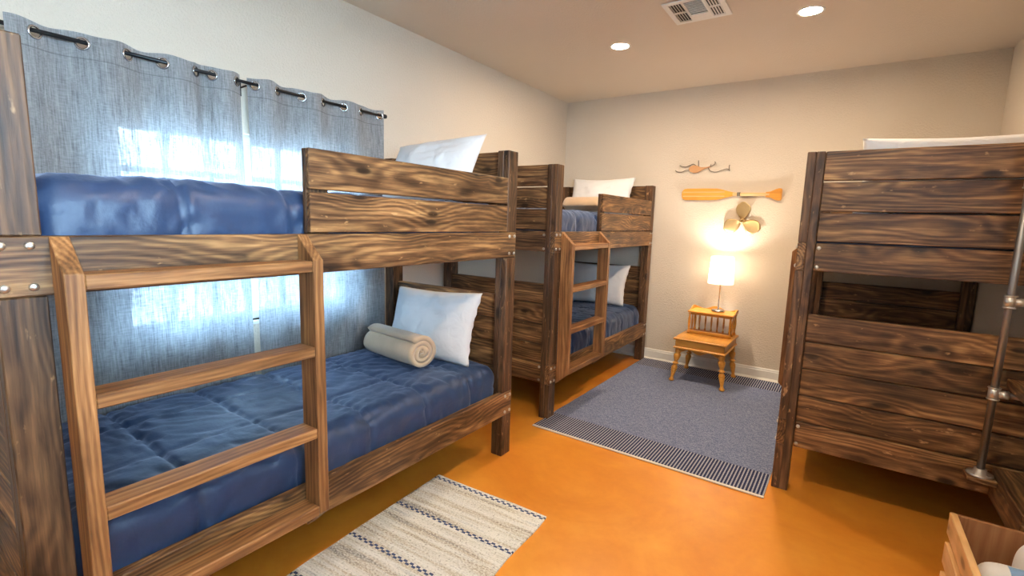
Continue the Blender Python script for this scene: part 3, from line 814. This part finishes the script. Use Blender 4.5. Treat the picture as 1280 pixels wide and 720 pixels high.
for i in range(6):
    bm = bmesh.new(); lathe(bm, [(r*.8, z*1.175) for r, z in SP], 10, (-.13+.054*i, .24, .396)); obj('back_spindle', bm, M['maple'], ns, True)
for x in (-.172, .182):
    bm = bmesh.new(); lathe(bm, [(r*.8, z*1.175) for r, z in SP], 10, (x, .14, .396)); obj('side_spindle', bm, M['maple'], ns, True)
nsb('shelf_rail', (-.175, .232, .572), (.185, .248, .590))
gp = [(-.19, .606)]+[(-.19+.39*i/24, .606+.014+.014*math.cos((i/24-.5)*2*PI*2)+.006*math.cos((i/24-.5)*2*PI)) for i in range(25)]+[(.20, .606)]
prism('gallery', gp, 'y', .246, .260, ns, M['maple'], .001)
for x0_ in (-.19, .188):
    prism('gallery', [(.10, .606), (.14, .622), (.2, .634), (.245, .628), (.245, .606)], 'x', x0_, x0_+.012, ns, M['maple'], .001)

lp = empty('table_lamp', (1.765, 4.655, .615)); tag(lp, 'slim lit table lamp with a small white shade on the end table', 'lamp')
bm = bmesh.new(); lathe(bm, [(.056, 0), (.058, .004), (.058, .016), (.05, .022), (.012, .026)], 28); obj('base', bm, M['chrome'], lp, True)
bm = bmesh.new(); lathe(bm, [(.0065, .024), (.0065, .26), (.011, .262), (.011, .30)], 14); obj('stem', bm, M['chrome'], lp, True)
bm = bmesh.new(); seg = 36; rings = []
for r, z in ((.108, .262), (.094, .50)): rings.append([bm.verts.new((r*math.cos(2*PI*k/seg), r*math.sin(2*PI*k/seg), z)) for k in range(seg)])
for k in range(seg): bm.faces.new((rings[0][k], rings[0][(k+1) % seg], rings[1][(k+1) % seg], rings[1][k]))
sh = obj('shade', bm, M['shade'], lp, True)
bm = bmesh.new(); torus(bm, .108, .002, (0, 0, .262), (0, 0, 1), 36, 6); obj('shade_rim', bm, M['white'], sh, True)
bm = bmesh.new(); torus(bm, .094, .002, (0, 0, .50), (0, 0, 1), 36, 6); obj('shade_rim', bm, M['white'], sh, True)
bm = bmesh.new(); lathe(bm, [(.010, .30), (.013, .31), (.026, .345), (.030, .37), (.024, .395), (.008, .408)], 18); obj('bulb', bm, M['bulb'], lp, True)
ll = bpy.data.lights.new('lamp_light', 'POINT'); ll.energy = LAMP_WATTS; ll.color = (1, .90, .76); ll.shadow_soft_size = .035
lo = bpy.data.objects.new('lamp_light', ll); COL.objects.link(lo); lo.parent = lp; lo.location = (0, 0, .44)

# ------------------------------------------------------------------ wall ornaments
pd = empty('paddle', (1.735, YF, 1.685)); tag(pd, 'varnished wooden canoe paddle hung level on the far wall', 'paddle')
def flat(name, outline, y0_, y1_, mat, par, bev=.004):
    """outline in wall coordinates (x,z) around the parent, given real thickness"""
    bm = bmesh.new(); f = []
    for t in (y0_, y1_): f.append([bm.verts.new((p[0], t, p[1])) for p in outline])
    bm.faces.new(f[0]); bm.faces.new(f[1][::-1]); n = len(outline)
    for i in range(n): bm.faces.new((f[0][i], f[1][i], f[1][(i+1) % n], f[0][(i+1) % n]))
    bmesh.ops.recalc_face_normals(bm, faces=bm.faces[:])
    if bev: bmesh.ops.bevel(bm, geom=[e for e in bm.edges if abs(e.verts[0].co.y-e.verts[1].co.y) < 1e-6], offset=bev, segments=2, affect='EDGES')
    return obj(name, bm, mat, par)
bl = [(-.427, 0), (-.424, .030), (-.410, .048), (-.38, .054), (-.2, .054), (-.11, .052), (-.07, .045), (-.02, .030), (.02, .020), (.05, .0155)]
bl = bl+[(x, -z) for x, z in bl[::-1] if z > 0]
flat('blade', bl, -.026, -.012, M['paddlewood'], pd)
for z in (-.018, .020): board('blade_stripe', (-.415, -.0285, z-.005), (-.04, -.0255, z+.005), pd, M['palewood'], .001)
bm = bmesh.new(); tube(bm, [(.03, -.02, 0), (.33, -.02, -.004)], .0155, 14); obj('shaft', bm, M['palewood'], pd, True)
bm = bmesh.new(); tube(bm, [(.066, -.02, -.0005), (.094, -.02, -.001)], .0172, 14); obj('band', bm, M['wire'], pd, True)
gr = [(.30, .0165), (.34, .022), (.375, .040), (.40, .048), (.422, .046), (.428, .034)]
gr = gr+[(x, -z-.010) for x, z in gr[::-1]]
flat('grip', gr, -.032, -.010, M['paddlewood'], pd, .006)
for x in (-.2, .2):
    bm = bmesh.new(); tube(bm, [(x, 0, -.03 if x < 0 else -.012), (x, -.012, -.03 if x < 0 else -.012)], .004, 8); obj('wall_peg', bm, M['wire'], pd)

pr = empty('propeller', (1.866, YF-.002, 1.446)); tag(pr, 'three-bladed bronze boat propeller hung below the paddle', 'propeller')
bm = bmesh.new(); lathe(bm, [(.026, 0), (.027, .012), (.024, .04), (.018, .048), (.011, .049), (.011, .03)], 18)
bmesh.ops.rotate(bm, verts=bm.verts[:], cent=(0, 0, 0), matrix=Matrix.Rotation(PI/2, 3, 'X')); obj('hub', bm, M['brass'], pr, True)
bm = bmesh.new(); n = 14; k = 10; gtop = []; gbot = []
for i in range(n+1):
    t = i/n; y = .018+.152*t
    hw = .064*math.sin(PI*min(1, (.07+.93*t)**1.35))**.62 if t < 1 else .012
    hw = max(hw, .014)
    rt_, rb_ = [], []
    for j in range(k+1):
        s = 2*j/k-1
        d = -.026-.012*s*(1-.3*t)
        th = .005*(1-s*s)+.0012
        rt_.append(bm.verts.new((hw*s+.006*math.sin(t*3), d-th, y))); rb_.append(bm.verts.new((hw*s+.006*math.sin(t*3), d+th, y)))
    gtop.append(rt_); gbot.append(rb_)
for i in range(n):
    for j in range(k):
        bm.faces.new((gtop[i][j], gtop[i][j+1], gtop[i+1][j+1], gtop[i+1][j])); bm.faces.new((gbot[i+1][j], gbot[i+1][j+1], gbot[i][j+1], gbot[i][j]))
    bm.faces.new((gtop[i][0], gtop[i+1][0], gbot[i+1][0], gbot[i][0])); bm.faces.new((gtop[i+1][k], gtop[i][k], gbot[i][k], gbot[i+1][k]))
for j in range(k):
    bm.faces.new((gtop[n][j], gtop[n][j+1], gbot[n][j+1], gbot[n][j])); bm.faces.new((gtop[0][j+1], gtop[0][j], gbot[0][j], gbot[0][j+1]))
bmesh.ops.recalc_face_normals(bm, faces=bm.faces[:])
bme = bpy.data.meshes.new('blade'); bm.to_mesh(bme); bm.free(); bme.materials.append(M['brass'])
for p in bme.polygons: p.use_smooth = True
for ang in (-.03, 2*PI/3-.05, -2*PI/3-.02):
    o = bpy.data.objects.new('blade', bme); COL.objects.link(o); o.parent = pr; o.rotation_euler = (0, ang, 0)

on = empty('wall_ornament', (1.47, YF, 1.925)); tag(on, 'small copper and wire wall ornament above the paddle', 'wall ornament')
def wpt(x, z, y=-.014): return (x-1.47, y, z-1.925)
bod = [(1.352, 1.925), (1.365, 1.945), (1.395, 1.957), (1.43, 1.952), (1.463, 1.937), (1.503, 1.936), (1.545, 1.942), (1.548, 1.935), (1.505, 1.922), (1.475, 1.908), (1.44, 1.888), (1.405, 1.884), (1.37, 1.896)]
flat('body', [(x-1.47, z-1.925) for x, z in bod], -.026, -.008, M['copper'], on, .004)
def spline(pts, n=6):
    out = []
    P = [Vector(p) for p in pts]; P = [P[0]]+P+[P[-1]]
    for i in range(1, len(P)-2):
        for q in range(n):
            t = q/n; a, b, c, d = P[i-1], P[i], P[i+1], P[i+2]
            out.append(.5*((2*b)+(c-a)*t+(2*a-5*b+4*c-d)*t*t+(3*b-a-3*c+d)*t**3))
    out.append(P[-1]); return out
for pts in ([(1.265, 1.960), (1.285, 1.950), (1.325, 1.945), (1.36, 1.957), (1.39, 1.968), (1.42, 1.950)], [(1.226, 1.914), (1.25, 1.900), (1.29, 1.898), (1.33, 1.914), (1.37, 1.915)],
            [(1.437, 2.0), (1.438, 1.975), (1.441, 1.945)], [(1.53, 1.930), (1.55, 1.900), (1.60, 1.889), (1.65, 1.902), (1.69, 1.914), (1.718, 1.906)], [(1.714, 1.950), (1.712, 1.925), (1.718, 1.893)],
            [(1.52, 1.930), (1.545, 1.942), (1.552, 1.960)], [(1.583, 1.985), (1.588, 1.965), (1.560, 1.945), (1.54, 1.935)]):
    bm = bmesh.new(); tube(bm, spline([wpt(*p) for p in pts]), .0038, 8); obj('wire_arm', bm, M['wire'], on, True)
bm = bmesh.new(); tube(bm, [wpt(1.41, 1.925, 0), wpt(1.41, 1.925, -.010)], .004, 8); obj('wall_pin', bm, M['wire'], on)

# ------------------------------------------------------------------ pipe and plank shelf on the right wall
sf = empty('pipe_shelf', (3.30, 2.56, .27)); tag(sf, 'grey pipe upright with plank shelves at the plank end of the right bunk', 'shelf')
def loc(p): return (p[0]-3.30, p[1]-2.56, p[2]-.27)
def sfb(name, lo, hi, mat=None): return board(name, loc(lo), loc(hi), sf, mat or M['bed'])
sfb('shelf_plank', (3.275, 2.36, .362), (XW-.001, 2.79, .40)); sfb('apron', (3.275, 2.36, .272), (3.313, 2.79, .361))
sfb('shelf_plank', (3.272, 2.36, .757), (XW-.001, 2.79, .795))
sfb('foot_block', (3.180, 2.679, .352), (3.2745, 2.771, .378))
PX, PY = 3.226, 2.725
bm = bmesh.new(); tube(bm, [loc((PX, PY, .385)), loc((PX, PY, 1.95))], .0135, 16); up_ = obj('upright_pipe', bm, M['pipe'], sf, True)
bm = bmesh.new(); lathe(bm, [(.044, 0), (.045, .003), (.044, .008), (.024, .010), (.021, .028), (.0145, .029)], 24, loc((PX, PY, .378))); fl = obj('floor_flange', bm, M['fitting'], sf, True)
for a in range(4):
    bm = bmesh.new(); c = loc((PX+.033*math.cos(a*PI/2+.7), PY+.033*math.sin(a*PI/2+.7), .386)); lathe(bm, [(.006, 0), (.006, .002), (.002, .004)], 8, c); obj('screw', bm, M['steel'], fl)
for z in (.738, 1.123, 1.60):
    bm = bmesh.new(); tube(bm, [loc((PX, PY, z-.026)), loc((PX, PY, z+.026))], .0185, 16); t = obj('tee_fitting', bm, M['fitting'], sf, True)
    for dz in (-.024, .024):
        bm = bmesh.new(); torus(bm, .0185, .0035, loc((PX, PY, z+dz)), (0, 0, 1), 18, 6); obj('collar', bm, M['fitting'], t, True)
    bm = bmesh.new(); tube(bm, [loc((PX+.015, PY, z)), loc((PX+.045, PY, z))], .017, 14); obj('branch', bm, M['fitting'], t, True)
    bm = bmesh.new(); tube(bm, [loc((PX+.04, PY, z)), loc((XW-.01, PY, z))], .0125, 14); obj('cross_pipe', bm, M['pipe'], sf, True)
    bm = bmesh.new(); tube(bm, [loc((XW-.012, PY, z)), loc((XW-.001, PY, z))], .038, 18); obj('wall_flange', bm, M['fitting'], sf, True)

# ------------------------------------------------------------------ crate with white bundles
cr = empty('slatted_crate', (3.25, 2.11, 0)); tag(cr, 'pale pine slatted crate on the floor at the lower right', 'crate')
CX0, CX1, CY0, CY1 = 3.088, 3.425, 1.86, 2.320
def crb(name, lo, hi, mat): return board(name, (lo[0]-3.25, lo[1]-2.11, lo[2]), (hi[0]-3.25, hi[1]-2.11, hi[2]), cr, mat, .002)
for y0_, y1_ in ((CY0, CY0+.016), (CY1-.016, CY1)): crb('end_panel', (CX0+.0135, y0_, .013), (CX1-.0135, y1_, .360), M['crate_in'])
for i in range(3):
    zt = .360-.120*i
    for xa, xb in ((CX0-.008, CX0+.013), (CX1-.013, CX1)): crb('slat', (xa, CY0, zt-.084), (xb, CY1, zt), M['crate'])
for i in range(3): crb('bottom_slat', (CX0+.0135+.104*i, CY0, 0), (CX0+.0135+.104*i+.095, CY1, .0125), M['crate'])
def bundle(label, c, r, ln, rz, seed, tilt):
    n, mm = 26, 20; bm = bmesh.new(); rings = []
    for i in range(n+1):
        t = i/n; s = 2*t-1
        rr = r*(1-abs(s)**5)**.5 if abs(s) < 1 else .001
        rings.append([bm.verts.new((s*ln/2, max(rr, .002)*math.cos(2*PI*k/mm)*(1+.05*noise.noise(Vector((s*3, k*.5, seed)))), max(rr, .002)*math.sin(2*PI*k/mm))) for k in range(mm)])
    for i in range(n):
        for k in range(mm): bm.faces.new((rings[i][k], rings[i][(k+1) % mm], rings[i+1][(k+1) % mm], rings[i+1][k]))
    bm.faces.new(rings[0][::-1]); bm.faces.new(rings[-1]); bmesh.ops.recalc_face_normals(bm, faces=bm.faces[:])
    o = obj('white_bundle', bm, M['towel'], None, True); o.location = c; o.rotation_euler = (0, tilt, rz); tag(o, label, 'bundle', 'white bundles in the crate'); return o
b1 = bundle('round-ended white bundle standing at the back of the crate', (3.308, 2.230, .192), .068, .355, 0, 1, -PI/2)
b2 = bundle('white bundle with blue print lying across the crate', (3.240, 2.092, .262), .066, .24, .05, 2, 0)
b3 = bundle('white bundle underneath, at the bottom of the crate', (3.240, 2.075, .085), .068, .24, 0, 3, 0)
bm = bmesh.new(); vs = []
for a in range(6):
    for xx in (-.045, .035): vs.append(bm.verts.new((xx, .0675*math.cos(PI/2-.15+.16*a), .0675*math.sin(PI/2-.15+.16*a))))
for a in range(5): bm.faces.new((vs[2*a], vs[2*a+1], vs[2*a+3], vs[2*a+2]))
obj('printed_label', bm, M['label_blue'], b2)
